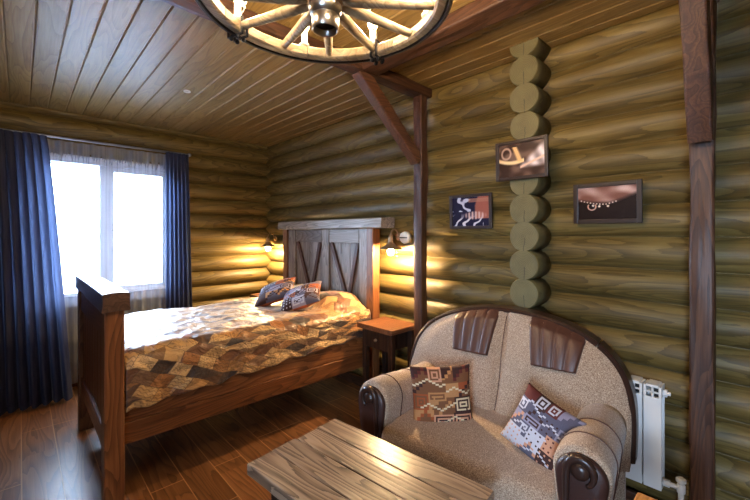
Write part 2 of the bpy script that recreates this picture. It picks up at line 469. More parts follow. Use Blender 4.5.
# ------------------------------------------------------------------ window
win = bpy.data.objects.new('window_1', None); COL.objects.link(win); win.location = (.685, YW, .82); struct(win)
bm = bmesh.new(); y0, y1 = YW-.045, YW+.06
box(bm, .12, .20, y0, y1, .81, 2.235, .006); box(bm, 1.165, 1.25, y0, y1, .81, 2.235, .006)
box(bm, .20, 1.165, y0, y1, 2.155, 2.235, .006); box(bm, .20, 1.165, y0, y1, .81, .90, .006)
box(bm, .58, .70, y0, y1, .90, 2.155, .006); box(bm, .70, 1.155, y0+.01, y1, 2.105, 2.155, .004); box(bm, .70, 1.155, y0+.01, y1, .90, .935, .004); box(bm, 1.145, 1.167, y0+.01, y1, .90, 2.155, .004)
obj('window_frame', bm, 'winframe', win)
obj('muntin', B(.70, 1.145, YW+.005, YW+.025, 1.497, 1.515, bev=.003), 'winframe', win)
obj('pane', B(.20, .58, YW+.012, YW+.018, .90, 2.155), 'glass', win)
obj('pane', B(.70, 1.145, YW+.012, YW+.018, .90, 2.155), 'glass', win)
obj('window_sill', B(.06, 1.31, YW-.09, YW-.0, .775, .81, bev=.008), 'winframe', win)
fill_win = bpy.data.objects.new('fill_window', None); COL.objects.link(fill_win); fill_win.location = (XL, -.8, 1.0); struct(fill_win)  # added out-of-view window, put in to fill the foreground with cool light
bm = bmesh.new(); x0, x1 = XL-.06, XL+.045
box(bm, x0, x1, -1.26, -1.19, .99, 2.01, .006); box(bm, x0, x1, -.41, -.34, .99, 2.01, .006)
box(bm, x0, x1, -1.19, -.41, 1.94, 2.01, .006); box(bm, x0, x1, -1.19, -.41, .99, 1.06, .006)
obj('window_frame', bm, 'winframe', fill_win)
obj('pane', B(XL-.018, XL-.012, -1.19, -.41, 1.06, 1.94), 'glass', fill_win)
# snowy ground outside
struct(obj('ground', B(-40, 25, YN-5, 60, -.6, -.5), 'outside'))

# ------------------------------------------------------------------ timber frame
t = thing('ceiling_beam', 'dark red-brown crosswise ceiling beam meeting the wall post beside the bed', 'beam', (.2, 1.935, 2.57))
obj('timber', rough_beam((XL+.05, 1.935, 2.61), (XW-.015, 1.935, 2.61), .11, .078, amp=.006, seed=1), 'beam_x', t)
t = thing('ceiling_beam', 'dark red-brown ceiling beam running parallel to the picture wall above the sofa', 'beam', (1.735, .2, 2.57))
obj('timber', rough_beam((1.735, YN+.05, 2.61), (1.735, 1.876, 2.61), .15, .078, amp=.007, seed=2), 'beam_y', t)
def post(name, y, label, seed, wy):
    t = thing(name, label, 'post', (2.315, y, 0))
    obj('timber', rough_beam((2.335, y, 0), (2.335, y, 2.566), wy, .08, up=(1, 0, 0), amp=.005, r=.01, seed=seed), 'beam_z', t)
    return t
post('wooden_post', 1.935, 'red-brown square wall post between the bedside lamp and the sofa', 3, .085)
post('wooden_post', .222, 'red-brown square wall post at the far right beyond the radiator', 4, .088)
def brace(y, label, seed, xb, zb, w, dx=-.57):
    t = thing('diagonal_brace', label, 'brace', (xb, y, zb))
    d = Vector((dx, 0, .50)); p0 = Vector((xb, y, zb)); n = d.normalized()
    p1 = p0+d*((2.57-zb-.0)/.50)
    bm = rough_beam(p0-n*.05, p1+n*.12, w, .085, up=(0, 1, 0), amp=.003, r=.01, seed=seed)
    bm2 = bmesh.new()
    # brace cross-section: w across (Y) and .085 deep
    bm.free()
    bm = rough_beam(p0-n*.03, p1+n*.03, w, .09, up=(.50, 0, -dx), amp=.003, r=.01, seed=seed)
    for v in bm.verts:      # mitre both ends: against the post and under the beam
        if v.co.x > 2.286: v.co.x = 2.286
        if v.co.z > 2.565: v.co.z = 2.565
    obj('timber', bm, 'beam_x', t)
brace(1.935, 'red-brown diagonal brace from the middle wall post up to the ceiling beam', 5, 2.27, 2.07, .085)
brace(.222, 'dark diagonal brace seen nearly end-on atop the right-hand wall post', 6, 2.262, 1.93, .09, -.20)
t = thing('ceiling_beam', 'dark red-brown crosswise ceiling beam meeting the right-hand wall post', 'beam', (.2, .222, 2.57))
obj('timber', rough_beam((XL+.05, .222, 2.61), (1.654, .222, 2.61), .11, .078, amp=.003, seed=8), 'beam_x', t)
obj('timber', rough_beam((1.816, .222, 2.61), (XW-.015, .222, 2.61), .11, .078, amp=.003, seed=9), 'beam_x', t)
tag(obj('ceiling_hook', tube(bmesh.new(), [(1.0+.022*math.cos(a), 3.31+.022*math.sin(a), 2.645) for a in [k*PI/8 for k in range(16)]], .006, 6, True), 'white_plastic', smooth=True),
    'small white ring fitting on the ceiling boards above the bed', 'ceiling ring')

# ------------------------------------------------------------------ curtains
def drape(name, label, fn, nu, nv, mat, width, hgt, cat, group=None):
    bm = bmesh.new()
    grid(bm, fn, nu, nv, uv=lambda u, v: (u*width, v*hgt))
    return tag(obj(name, bm, mat, smooth=True), label, cat, group)
ZT = 2.335
def lc(u, v):     # left curtain: u across, v from the top down
    x0 = -.62+(-.66+.62)*v; x1 = .165+(.335-.165)*v**.8
    x = x0+(x1-x0)*u
    a = (.016+.024*v)
    y = 4.43-.16*v**1.3+a*math.sin(u*2*PI*14+1.1*math.sin(v*2.2))+.012*math.sin(u*2*PI*4.3+v*3)
    x += .008*math.sin(u*2*PI*14+1.5)
    return Vector((x, y, ZT+.01-(ZT-.005)*v))
drape('curtain', 'wide slate-blue curtain hanging left of the window down to the floor', lc, 180, 30, 'curtain', 1.2, 2.3, 'curtain')
def rc(u, v):
    x0 = 1.125; x1 = 1.355+.05*v
    x = x0+(x1-x0)*u
    y = 4.43-.03*v+(.016+.012*v)*math.sin(u*2*PI*6+.6*math.sin(v*2))
    return Vector((x, y, ZT+.01-(ZT-.02)*v))
drape('curtain', 'narrow slate-blue curtain gathered right of the window behind the bed', rc, 80, 30, 'curtain', .6, 2.3, 'curtain')
def sh(u, v):
    x = -.1+1.36*u
    y = 4.505+.014*math.sin(u*2*PI*17+.7*math.sin(v*3+u*5))+.008*math.sin(u*2*PI*6.3+v)
    return Vector((x, y, ZT-.005-(ZT-.07)*v))
drape('sheer_curtain', 'thin white sheer curtain hanging across the bright window', sh, 240, 20, 'sheer', 1.5, 2.3, 'curtain')
t = thing('curtain_rod', 'pale curtain rod above the window carrying the curtains', 'curtain rod', (.4, 4.47, 2.35))
obj('rod', tube(bmesh.new(), [(-1.2, 4.47, 2.352), (.1, 4.47, 2.352), (1.37, 4.47, 2.352)], .011, 10), 'rod', t, smooth=True)
for x in (-1.2, 1.375):
    bm = bmesh.new(); bmesh.ops.create_uvsphere(bm, u_segments=12, v_segments=8, radius=.02, matrix=Matrix.Translation((x, 4.47, 2.352)))
    obj('finial', bm, 'rod', t, smooth=True)
for x in (-.6, 1.3):
    obj('bracket', B(x-.01, x+.01, 4.47, 4.645, 2.342, 2.362, bev=.003), 'rod', t)

# ------------------------------------------------------------------ bed
bed = thing('bed', 'large rustic wooden bed with high plank headboard and footboard', 'bed', (1.3, 3.1, 0))
hb = bpy.data.objects.new('headboard', None); COL.objects.link(hb); hb.parent = bed; hb.matrix_parent_inverse = bed.matrix_basis.inverted()
def hobj(name, bm, mat, **k): return obj(name, bm, mat, hb, **k)
HY0, HY1 = 2.40, 3.95
hobj('post', rough_beam((2.29, HY0+.045, 0), (2.29, HY0+.045, 1.52), .09, .085, up=(1, 0, 0), amp=.002, r=.006, seed=11), 'bed_z')
hobj('post', rough_beam((2.29, HY1-.045, 0), (2.29, HY1-.045, 1.52), .09, .085, up=(1, 0, 0), amp=.002, r=.006, seed=12), 'bed_z')
hobj('cap_beam', rough_beam((2.295, 2.262, 1.567), (2.295, 4.0, 1.567), .17, .09, amp=.005, r=.008, seed=13), 'lit_bed_y')
def boards(name, ys, z0, z1, x0, x1, mat='lit_bed_z'):
    bm = bmesh.new()
    for a, b in zip(ys[:-1], ys[1:]): box(bm, x0, x1, a+.0015, b-.0015, z0, z1, .003)
    return hobj(name, bm, mat)
boards('plank_panel', [2.49+i*.1367 for i in range(11)][:11], .40, 1.518, 2.288, 2.318)
hobj('upper_rail', B(2.268, 2.287, 3.205, 3.70, 1.385, 1.518, bev=.004), 'lit_bed_y')
hobj('upper_rail', B(2.268, 2.287, 2.615, 3.07, 1.385, 1.518, bev=.004), 'lit_bed_y')
for ya, yb in ((2.492, 2.61), (3.075, 3.20), (3.705, 3.857)):
    hobj('stile', B(2.266, 2.287, ya, yb, .42, 1.518, bev=.004), 'lit_bed_z')
for (ya, za, yb, zb) in ((3.665, 1.384, 3.43, .86), (3.235, 1.384, 3.39, .86), (3.04, 1.384, 2.80, .86), (2.635, 1.384, 2.765, .86)):
    hobj('diagonal_batten', rough_beam((2.277, ya, za), (2.277, yb, zb), .046, .02, up=(1, 0, 0), amp=.0005, r=.004, seed=14), 'batten')
fb = bpy.data.objects.new('footboard', None); COL.objects.link(fb); fb.parent = bed; fb.matrix_parent_inverse = bed.matrix_basis.inverted()
def fobj(name, bm, mat, **k): return obj(name, bm, mat, fb, **k)
FY0, FY1 = 2.40, 3.63
fobj('post', rough_beam((.365, FY0+.045, 0), (.365, FY0+.045, 1.06), .09, .092, up=(1, 0, 0), amp=.0015, r=.006, seed=21), 'bed_z')
fobj('post', rough_beam((.365, FY1-.045, 0), (.365, FY1-.045, 1.06), .09, .092, up=(1, 0, 0), amp=.0015, r=.006, seed=22), 'bed_z')
fobj('cap_beam', rough_beam((.370, 2.372, 1.109), (.370, 3.66, 1.109), .125, .098, amp=.006, r=.008, seed=23), 'cap')
fobj('rail', B(.33, .40, 2.495, 3.535, .90, 1.055, bev=.006), 'bed_y')
fobj('rail', B(.33, .40, 2.495, 3.535, .28, .40, bev=.006), 'bed_y')
bm = bmesh.new()
for i in range(9): box(bm, .345, .385, 2.497+i*.1152, 2.497+(i+1)*.1152-.004, .402, .898, .004)
fobj('plank_panel', bm, 'bed_z')
def rail(y):
    obj('side_rail', rough_beam((.413, y, .372), (2.245, y, .372), .05, .118, amp=.0015, r=.006, seed=25), 'bed_x', bed)
    obj('side_rail', rough_beam((.413, y+.004, .514), (2.245, y+.004, .514), .045, .164, amp=.0015, r=.006, seed=26), 'bed_x', bed)
rail(2.46); rail(3.60)
bm = bmesh.new()
for i in range(12): box(bm, .45+i*.15, .56+i*.15, 2.486, 3.574, .44, .46)
obj('slats', bm, 'bed_y', bed)
obj('centre_leg', B(1.3, 1.38, 3.0, 3.08, 0, .438), 'bed_z', bed)

# bedspread: top and drape, unrolled across the bed (v) and along it (u)
SX0, SX1 = .418, 2.235
def top_z(x, y):
    z = .832+.02*mn.noise(Vector((x*2.2, y*2.2, 3.)))
    h = min(1, max(0, (x-1.83)/.16)); h = h*h*(3-2*h)
    pl = 0
    for yc in (2.82, 3.36):
        pl = max(pl, max(0, 1-abs((y-yc)/.31)**3))
    z += h*.105*pl
    z += .008*mn.noise(Vector((x*9, y*9, 1.)))+.006*mn.noise(Vector((x*20, y*14, 8.)))+.003*mn.noise(Vector((x*38, y*30, 8.)))
    return z
SYN, SYF = 2.425, 3.635
def spread(u, v):
    x = SX0+(SX1-SX0)*u
    # v: 0 near hem .. 1 far hem
    s = v*2.05 - .40         # 0 = near top edge
    hem = .505+.085*u+.008*math.sin(x*19)+.006*math.sin(x*31+1)
    top = SYF-SYN
    if s < 0:
        k = -s/.40; zt = top_z(x, SYN+.03)-.03
        y = SYN-.010+.012*math.sin(x*14+mn.noise(Vector((x*3, 0, 0)))*4)*k
        z = zt+(hem-zt)*k
        y += .022*(1-min(1, k/.25))**2
    elif s <= top*1.0 + 0*u and s <= 1.21:
        k = s/1.21; y = SYN+.03+(SYF-SYN-.06)*k
        z = top_z(x, y)
        ed = min(k, 1-k)
        if ed < .06: z -= .03*(1-ed/.06)**2
    else:
        k = (s-1.21)/(1.65-1.21); zt = top_z(x, SYF-.03)-.03
        y = SYF+.010; z = zt+(hem-zt)*k; y -= .022*(1-min(1, k/.25))**2
    if u < .02: z -= .02*(1-u/.02)
    if u > .985 and 0 <= s <= 1.21: z -= .05*((u-.985)/.015)**2
    return Vector((x, y, z))
bm = bmesh.new()
grid(bm, spread, 170, 150, uv=lambda u, v: (u*1.85, v*2.05))
sp_o = tag(obj('bedspread', bm, 'spread', smooth=True), 'brown and tan patchwork satin bedspread covering the bed', 'bedspread')
md = sp_o.modifiers.new('cloth thickness', 'SOLIDIFY'); md.thickness = .006; md.offset = -1
t = tag(obj('mattress', B(.43, 2.22, 2.49, 3.57, .462, .775, bev=.04, seg=3), 'white_cotton'), 'thick mattress hidden under the patchwork bedspread', 'mattress')

# ------------------------------------------------------------------ kilim cushions
KP = {'tan': (186, 132, 84), 'rust': (160, 82, 46), 'dark': (66, 40, 36), 'maroon': (98, 44, 38), 'cream': (220, 200, 164), 'pink': (206, 150, 118), 'brown': (122, 80, 52), 'slate': (92, 88, 104), 'pale': (200, 196, 204), 'lilac': (150, 142, 160)}
def kilim(n, seed, pal):
    """pixel art woven pattern n x n"""
    rd = random.Random(seed); g = [[pal['ground']]*n for _ in range(n)]
    cells = [(0, 0, 10, 7), (10, 0, 18, 8), (18, 0, 25, 7), (25, 0, 36, 9), (0, 7, 8, 15), (8, 8, 20, 14), (20, 9, 28, 17), (28, 9, 36, 18), (0, 15, 9, 24), (9, 14, 20, 19), (9, 19, 15, 26), (15, 19, 25, 27), (25, 17, 36, 26), (0, 24, 12, 36), (12, 27, 24, 36), (24, 26, 36, 36)]
    for ci, (x0, y0, x1, y1) in enumerate(cells):
        c = rd.choice(pal['fills']); c2 = rd.choice([k for k in pal['fills']+pal['lines'] if k != c]); kind = rd.choice(['key', 'key', 'step', 'dots', 'plain', 'step'])
        for y in range(y0, min(y1, n)):
            for x in range(x0, min(x1, n)):
                u, v = x-x0, y-y0; k = c
                if kind == 'key':
                    e = min(u, v, x1-1-x, y1-1-y)
                    k = c if e % 2 == 0 else c2
                    if u == v and e < 3 and u > 1: k = c
                elif kind == 'step':
                    h = abs(((u//2) % 6)-3)*2
                    k = c2 if v == h or v == h+1 else (c if v < h else pal['ground'])
                elif kind == 'dots':
                    k = c2 if (u % 3 == 1 and v % 3 == 1) else c
                g[y][x] = k
    # long stepped zigzags of light thread
    for y0, xa, xb in ((8, 0, 20), (13, 20, 36), (22, 4, 26), (30, 14, 36)):
        for x in range(xa, xb):
            s = abs(((x//2) % 8)-4)
            for d in (0,):
                y = y0+s-2+d
                if 0 <= y < n: g[y][x] = pal['zig']
    return [[lin(KP[k]) for k in row] for row in g]
WARM = dict(ground='brown', fills=['tan', 'rust', 'maroon', 'dark', 'pink', 'tan', 'brown'], lines=['cream', 'dark'], zig='cream')
COOL = dict(ground='slate', fills=['pale', 'maroon', 'slate', 'pink', 'pale', 'dark', 'lilac'], lines=['pale', 'dark'], zig='pale')
def cushion(name, label, size, thick, M, seed, pal, back=None, group=None, tail=None):
    n = 36; bm = bmesh.new(); cl = bm.loops.layers.float_color.new('Col')
    pat = kilim(n, seed, pal); pat2 = kilim(n, seed+5, back or pal)
    def P(i, j, side):
        u, v = i/n*2-1, j/n*2-1
        e = (1-abs(u)**2.6)*(1-abs(v)**2.6)
        # sides pulled in between the corners
        uu = u*(1-.07*(1-v*v)); vv = v*(1-.07*(1-u*u))
        z = side*thick/2*max(0, e)**.55
        z += .006*mn.noise(Vector((u*2.2+seed, v*2.2, side)))*(1 if 0 < i < n and 0 < j < n else 0)
        return Vector((uu*size/2, vv*size/2, z))
    for side, pt_ in ((1, pat), (-1, pat2)):
        vs = [[bm.verts.new(P(i, j, side)) for j in range(n+1)] for i in range(n+1)]
        for i in range(n):
            for j in range(n):
                f = bm.faces.new((vs[i][j], vs[i+1][j], vs[i+1][j+1], vs[i][j+1]))
                for lp in f.loops: lp[cl] = pt_[n-1-j][i]
    bmesh.ops.remove_doubles(bm, verts=bm.verts, dist=.0004)
    o = obj(name, bm, 'kilim', smooth=True)
    o.matrix_world = M
    return tag(o, label, 'cushion', group)
def frame(c, xdir, ydir):
    """matrix whose local x, y run along xdir, ydir at centre c"""
    x = Vector(xdir).normalized(); y = Vector(ydir); z = x.cross(y).normalized(); y = z.cross(x)
    return Matrix(((x.x, y.x, z.x, c[0]), (x.y, y.y, z.y, c[1]), (x.z, y.z, z.z, c[2]), (0, 0, 0, 1)))
BEDP = dict(ground='slate', fills=['lilac', 'slate', 'dark', 'dark', 'rust', 'tan'], lines=['pale', 'dark'], zig='dark')
ORG = dict(ground='rust', fills=['rust', 'tan', 'tan', 'brown'], lines=['cream', 'tan'], zig='tan')
cushion('cushion', 'grey and orange patterned cushion on the bed nearer the window', .36, .13, frame((1.72, 3.15, .935), (.60, -.62, .30), (.56, .68, .33)), 3, BEDP, ORG)
cushion('cushion', 'grey and orange patterned cushion on the bed nearer the bedside table', .36, .13, frame((1.76, 2.78, .930), (.62, -.62, .30), (.56, .66, .33)), 8, BEDP, ORG)

# ------------------------------------------------------------------ bedside tables
def bedside(y0, y1, label):
    t = thing('bedside_table', label, 'bedside table', (2.22, (y0+y1)/2, 0))
    obj('table_top', rough_beam((2.055, (y0+y1)/2, .71), (2.375, (y0+y1)/2, .71), y1-y0, .038, amp=.002, r=.006, seed=31), 'stand', t)
    for x, yy in ((2.11, y0+.05), (2.11, y1-.05), (2.34, y0+.05), (2.34, y1-.05)):
        obj('leg', B(x-.022, x+.022, yy-.022, yy+.022, 0, .690, bev=.004), 'stand_shade', t)
    d = obj('drawer', B(2.088, 2.36, y0+.073, y1-.073, .54, .689, bev=.004), 'stand_shade', t)
    obj('shelf', B(2.088, 2.36, y0+.073, y1-.073, .22, .245, bev=.004), 'stand_shade', t)
    bm = bmesh.new(); bmesh.ops.create_uvsphere(bm, u_segments=10, v_segments=8, radius=.014, matrix=Matrix.Translation((2.076, (y0+y1)/2, .615)))
    obj('knob', bm, 'bronze', d, smooth=True)
bedside(1.99, 2.388, 'brown wooden bedside table between the bed and the middle wall post')
bedside(4.03, 4.42, 'brown wooden bedside table on the far side of the bed near the window wall')

# ------------------------------------------------------------------ wall sconces
def sconce(y, z, label):
    """z = shade rim height"""
    x = 2.29
    t = thing('wall_sconce', label, 'wall lamp', (2.40, y, z+.12))
    obj('wall_plate', lathe(bmesh.new(), [(.0, 0), (.036, 0), (.034, .010), (.0, .014)], 20, Matrix.Translation((2.398, y, z+.10)) @ Matrix.Rotation(-PI/2, 4, 'Y')), 'bronze', t, smooth=True)
    pts = [(2.388, y, z+.10)]
    for k in range(9):
        a = PI*k/8; pts.append((x+.044+.044*math.cos(a), y, z+.115+.05*math.sin(a)))
    obj('arm', tube(bmesh.new(), pts, .006, 8), 'bronze', t, smooth=True)
    obj('lamp_holder', lathe(bmesh.new(), [(.004, z+.122), (.016, z+.118), (.019, z+.09), (.022, z+.05), (.017, z+.03), (.004, z+.028)], 20, Matrix.Translation((x, y, 0))), 'bronze', t, smooth=True)
    bm = bmesh.new(); n = 32
    prof = [(.022, z+.055), (.034, z+.042), (.05, z+.024), (.092, z+.004), (.1, z-.002), (.097, z-.003), (.088, z+.0), (.048, z+.018), (.032, z+.034), (.0225, z+.046)]
    rings = [[Vector((x+r*math.cos(2*PI*i/n), y+r*math.sin(2*PI*i/n), zz)) for i in range(n)] for r, zz in prof]
    loft(bm, rings+[rings[0]], cap=False)
    obj('shade', bm, 'bronze', t, smooth=True)
    obj('bulb', lathe(bmesh.new(), [(.003, z+.026), (.013, z+.022), (.022, z-.004), (.029, z-.026), (.024, z-.046), (.012, z-.056), (.002, z-.058)], 20, Matrix.Translation((x, y, 0))), 'sbulb', t, smooth=True)
    bm = bmesh.new()
    tube(bm, [(x, y-.075, z+.002), (x, y-.0752, z-.06)], .0015, 6)
    lathe(bm, [(.001, -.006), (.005, -.004), (.005, .008), (.001, .012)], 10, Matrix.Translation((x, y-.0752, z-.068)))
    obj('pull_cord', bm, 'bronze', t, smooth=True)
sconce(2.225, 1.345, 'small bronze wall lamp lit between headboard and middle wall post')
sconce(4.40, 1.315, 'small bronze wall lamp lit in the far corner behind the bed')
t = thing('wall_switch', 'round white wooden switch block with a black slot beside the right wall lamp', 'switch', (2.39, 2.13, 1.44))
M = Matrix.Translation((2.392, 2.13, 1.44)) @ Matrix.Rotation(-PI/2, 4, 'Y')
obj('block', lathe(bmesh.new(), [(.002, 0), (.05, 0), (.052, .03), (.047, .042), (.002, .045)], 28, M), 'white_plastic', t, smooth=True)
obj('slot', B(2.343, 2.349, 2.09, 2.17, 1.434, 1.444), 'black', t)

# ------------------------------------------------------------------ framed pictures
def sm(a, b, x):
    k = min(1, max(0, (x-a)/(b-a))); return k*k*(3-2*k)
def mixc(a, b, k): return tuple(a[i]*(1-k)+b[i]*k for i in range(3))
def art_hands(u, v):     # pale cloth folds against deep blue and brown
    c = (34, 30, 52)
    if u > .58 and v > .25: c = mixc(c, (146, 84, 70), sm(.0, .06, u-.60-.25*max(0, v-.7)))
    n1 = mn.noise(Vector((u*5, v*5, 2.)))
    st = math.sin((u*.9-v*.55)*26+n1*3)
    if v < .45 and u < .85: c = mixc(c, (208, 200, 206), sm(.2, .7, st)*sm(.45, .2, v-.1*n1))
    if v > .5 and u < .55: c = mixc(c, (196, 196, 214), sm(.1, .7, math.sin((u+v*.4)*13+n1*4))*.9)
    d = math.hypot((u-.62)/.32, (v-.36)/.16)
    c = mixc(c, (206, 170, 160), sm(1.1, .6, d)*(.6+.4*math.sin(u*70)))
    if u > .45 and .82 < v < .95: c = mixc(c, (160, 110, 90), .7)
    return c
def art_antler(u, v):    # dark scene with a pale horn-like shape and a bright slant of light
    n1 = mn.noise(Vector((u*4, v*4, 7.))); c = mixc((58, 40, 34), (112, 86, 74), sm(-.3, .5, n1))
    c = mixc(c, (232, 214, 212), sm(-.05, .12, u-(.95-.5*(.95-v)/.65))*(.75+.25*math.sin(u*22+v*9))*sm(.2, .34, v))
    arm = abs(v-(.46+.9*(u-.28)**2-.1*u)); c = mixc(c, (236, 202, 150), sm(.09, .02, arm)*(1 if u < .56 else 0))
    arm2 = abs((u-.36)-(.88-v)*.28); c = mixc(c, (226, 180, 122), sm(.08, .02, arm2)*(1 if .45 < v < .9 else 0))
    arm3 = abs(v-(.28+.5*(u-.5))); c = mixc(c, (224, 186, 160), sm(.06, .01, arm3)*(1 if u > .48 else 0))
    ring = abs(math.hypot((u-.17)/.1, (v-.72)/.16)-1); c = mixc(c, (196, 160, 140), sm(.35, .05, ring)*.8)
    return c
def art_beads(u, v):     # string of beads and a ring below pale brown skin tones
    n1 = mn.noise(Vector((u*3.2, v*3.2, 4.)))
    edge = .62-.28*math.sin(u*2.4+.3)*.55+.28*max(0, u-.55)*1.4
    skin = mixc((120, 76, 64), (214, 178, 166), sm(-.25, .5, n1+.5*(v-.75)))
    c = mixc((34, 22, 22), skin, sm(edge-.05, edge+.12, v))
    for k in range(12):
        bu = .06+k*.055; bv = .62-.16*math.sin((bu)*3.2)+.3*max(0, bu-.5)
        c = mixc(c, (232, 208, 190), sm(.018, .009, math.hypot(u-bu, (v-bv)*.66)))
    ring = abs(math.hypot(u-.25, (v-.40)*.66)-.07); c = mixc(c, (206, 160, 140), sm(.018, .006, ring)*(1 if v < .46 else .1))
    for (bu, bv) in ((.27, .43), (.38, .40), (.53, .40)): c = mixc(c, (238, 220, 206), sm(.03, .014, math.hypot(u-bu, (v-bv)*.66)))
    return c
def picture(label, y0, y1, z0, z1, xw, tilt, art, bw, roll=0.):
    """hangs on the right wall; u runs towards the viewer's right (-Y)"""
    w, h = y1-y0, z1-z0
    t = thing('framed_picture', label, 'picture', (xw, (y0+y1)/2, z0), rot=(roll, tilt, 0))
    bm = bmesh.new(); d0, d1 = -.022, 0
    box(bm, d0, d1, -w/2, -w/2+bw, 0, h, .003); box(bm, d0, d1, w/2-bw, w/2, 0, h, .003)
    box(bm, d0, d1, -w/2+bw, w/2-bw, 0, bw, .003); box(bm, d0, d1, -w/2+bw, w/2-bw, h-bw, h, .003)
    obj('frame', bm, 'frame_dark', t, local=True)
    bm = bmesh.new(); cl = bm.loops.layers.float_color.new('Col'); nu, nv = 110, 76
    iw, ih = w-2*bw, h-2*bw
    vs = [[bm.verts.new((-.010, iw/2-iw*i/nu, bw+ih*j/nv)) for j in range(nv+1)] for i in range(nu+1)]
    for i in range(nu):
        for j in range(nv):
            f = bm.faces.new((vs[i][j], vs[i][j+1], vs[i+1][j+1], vs[i+1][j]))
            c = lin(art((i+.5)/nu, (j+.5)/nv))
            for lp in f.loops: lp[cl] = c
    r = bmesh.ops.extrude_face_region(bm, geom=bm.faces[:])
    for g in r['geom']:
        if isinstance(g, bmesh.types.BMVert): g.co.x += .006
    obj('print', bm, 'print', t, local=True)
picture('small dark framed picture of pale folds on blue, left of the log ends', 1.337, 1.688, 1.508, 1.762, 2.405, R(-2), art_hands, .022)
picture('dark framed picture with pale antler shape mounted on the stacked log ends', .89, 1.218, 1.806, 2.05, 2.245, R(-2), art_antler, .02)
picture('dark framed picture of beads and a ring on the wall right of the log ends', .468, .806, 1.530, 1.762, 2.405, R(-2), art_beads, .024)

# ------------------------------------------------------------------ sofa (local: faces -x, y across to the far side, origin on the floor)
SRZ = R(8)
SO = (2.06, 1.085, 0)
sofa = thing('sofa', 'tan tweed two-seat sofa with arched dark-edged back and rolled arms', 'sofa', SO, SRZ)
def so(name, bm, mat, parent=None, smooth=True): return obj(name, bm, mat, parent or sofa, smooth=smooth, local=True)
BW_, BZ0, BH = .645, .36, .642      # half width, bottom, height of the back
def halfw(k):                       # k 0 bottom .. 1 top
    return BW_*max(0, 1-max(0, k)**4.0)**.5 * (1-.03*(1-k))
LEAN = .20
def back_x(y, z):                   # front surface of the backrest
    k = min(1, max(0, (z-BZ0)/BH)); w = max(.02, halfw(k))
    e = min(1, abs(y)/w)
    b = .085*(1-e**5)*(1-max(0, k-.55)**2*3.6) + .05*math.exp(-((k-.12)/.2)**2)
    b -= .022*math.exp(-(y/.016)**2) + .01*math.exp(-(y/.06)**2)
    return -.05 + LEAN*(z-BZ0) - b
def back_f(u, v):
    k = math.sin(v*PI/2)**1.0 if True else v
    z = BZ0+BH*k; w = halfw(k); y = (u*2-1)*w
    return Vector((back_x(y, z), y, z))
bm = bmesh.new()
vf = grid(bm, back_f, 72, 44)
vb = grid(bm, lambda u, v: Vector((.035+LEAN*(BH*math.sin(v*PI/2)), (u*2-1)*halfw(math.sin(v*PI/2)), BZ0+BH*math.sin(v*PI/2))), 72, 44)
for j in range(44):
    bm.faces.new((vf[0][j], vf[0][j+1], vb[0][j+1], vb[0][j])); bm.faces.new((vf[72][j], vf[72][j+1], vb[72][j+1], vb[72][j]))
so('backrest', bm, 'tweed')
seam = [Vector((back_x(0, BZ0+BH*k)-.001, 0, BZ0+BH*k)) for k in [i/24 for i in range(2, 24)]]
so('seam', tube(bmesh.new(), seam, .0035, 6), 'leather')
# dark arched wooden edge in three lengths
def arch(s):   # s -1..1 along the silhouette from left (+y) to right
    a = s*PI/2
    k = max(0, math.cos(a))**.72 if abs(s) < 1 else 0
    return k
def arch_pts(s0, s1, n, off):
    out = []
    for i in range(n+1):
        s = s0+(s1-s0)*i/n
        # parametrise by angle round the arch
        a = PI*s
        k = max(0., math.sin(a))**.8
        y = (halfw(k))*(1 if s < .5 else -1)
        out.append((y, BZ0+BH*k))
    return out
def arch_trim(s0, s1):
    n = 60; pts = arch_pts(s0, s1, n, 0); rings = []
    for i, (y, z) in enumerate(pts):
        a = Vector((0,)+pts[max(0, i-1)]); b = Vector((0,)+pts[min(n, i+1)])
        d = (b-a).normalized(); o_ = Vector((0, d.z, -d.y))      # outward normal in the y-z plane
        if o_.y*y < 0 or (abs(y) < .3 and o_.z < 0): o_ = -o_
        xb = .0+LEAN*(z-BZ0)
        c = Vector((xb, y, z))
        sec = [(-.058, -.006), (-.062, .008), (-.052, .019), (.03, .022), (.045, .016), (.045, -.006)]
        rings.append([c+Vector((px, 0, 0))+o_*po for px, po in sec])
    bm = bmesh.new(); loft(bm, rings); return bm
for (a, b) in ((.006, .283), (.287, .713), (.717, .994)):
    so('back_trim', arch_trim(a, b), 'dark_trim', smooth=False)
so('back_frame', B(.0, .055, -.60, .60, .06, .40, bev=.01), 'tweed', smooth=False)
# brown leather channelled head pads
def headpad(yc):
    bm = bmesh.new(); nu, nv = 40, 30
    def f(u, v, off):
        wd = .29-.07*v
        y = yc+(u-.5)*wd
        kz = BZ0+BH*.985
        # top of back at this y
        kk = 1.0
        for it in range(40):
            if halfw(kk) < abs(y): kk -= .012
            else: break
        ztop = BZ0+BH*kk+.012
        z = ztop-(ztop-.755)*v
        ch = abs(math.sin(u*PI*4))**.4
        x = back_x(y, min(z, BZ0+BH*kk))
        if v < .18: x += .06*((.18-v)/.18)**1.6; 
        return Vector((x-off*(.016+.009*ch)*(1 if 0 < u < 1 and v < 1 else .4), y, z+(.010*off if v < .1 else 0)))
    a = grid(bm, lambda u, v: f(u, v, 1), nu, nv); b = grid(bm, lambda u, v: f(u, v, -.1), nu, nv)
    for i in range(nu):
        for j in (0, nv): bm.faces.new((a[i][j], a[i+1][j], b[i+1][j], b[i][j]))
    for j in range(nv):
        for i in (0, nu): bm.faces.new((a[i][j], a[i][j+1], b[i][j+1], b[i][j]))
    so('head_pad', bm, 'leather')
headpad(.18); headpad(-.285)
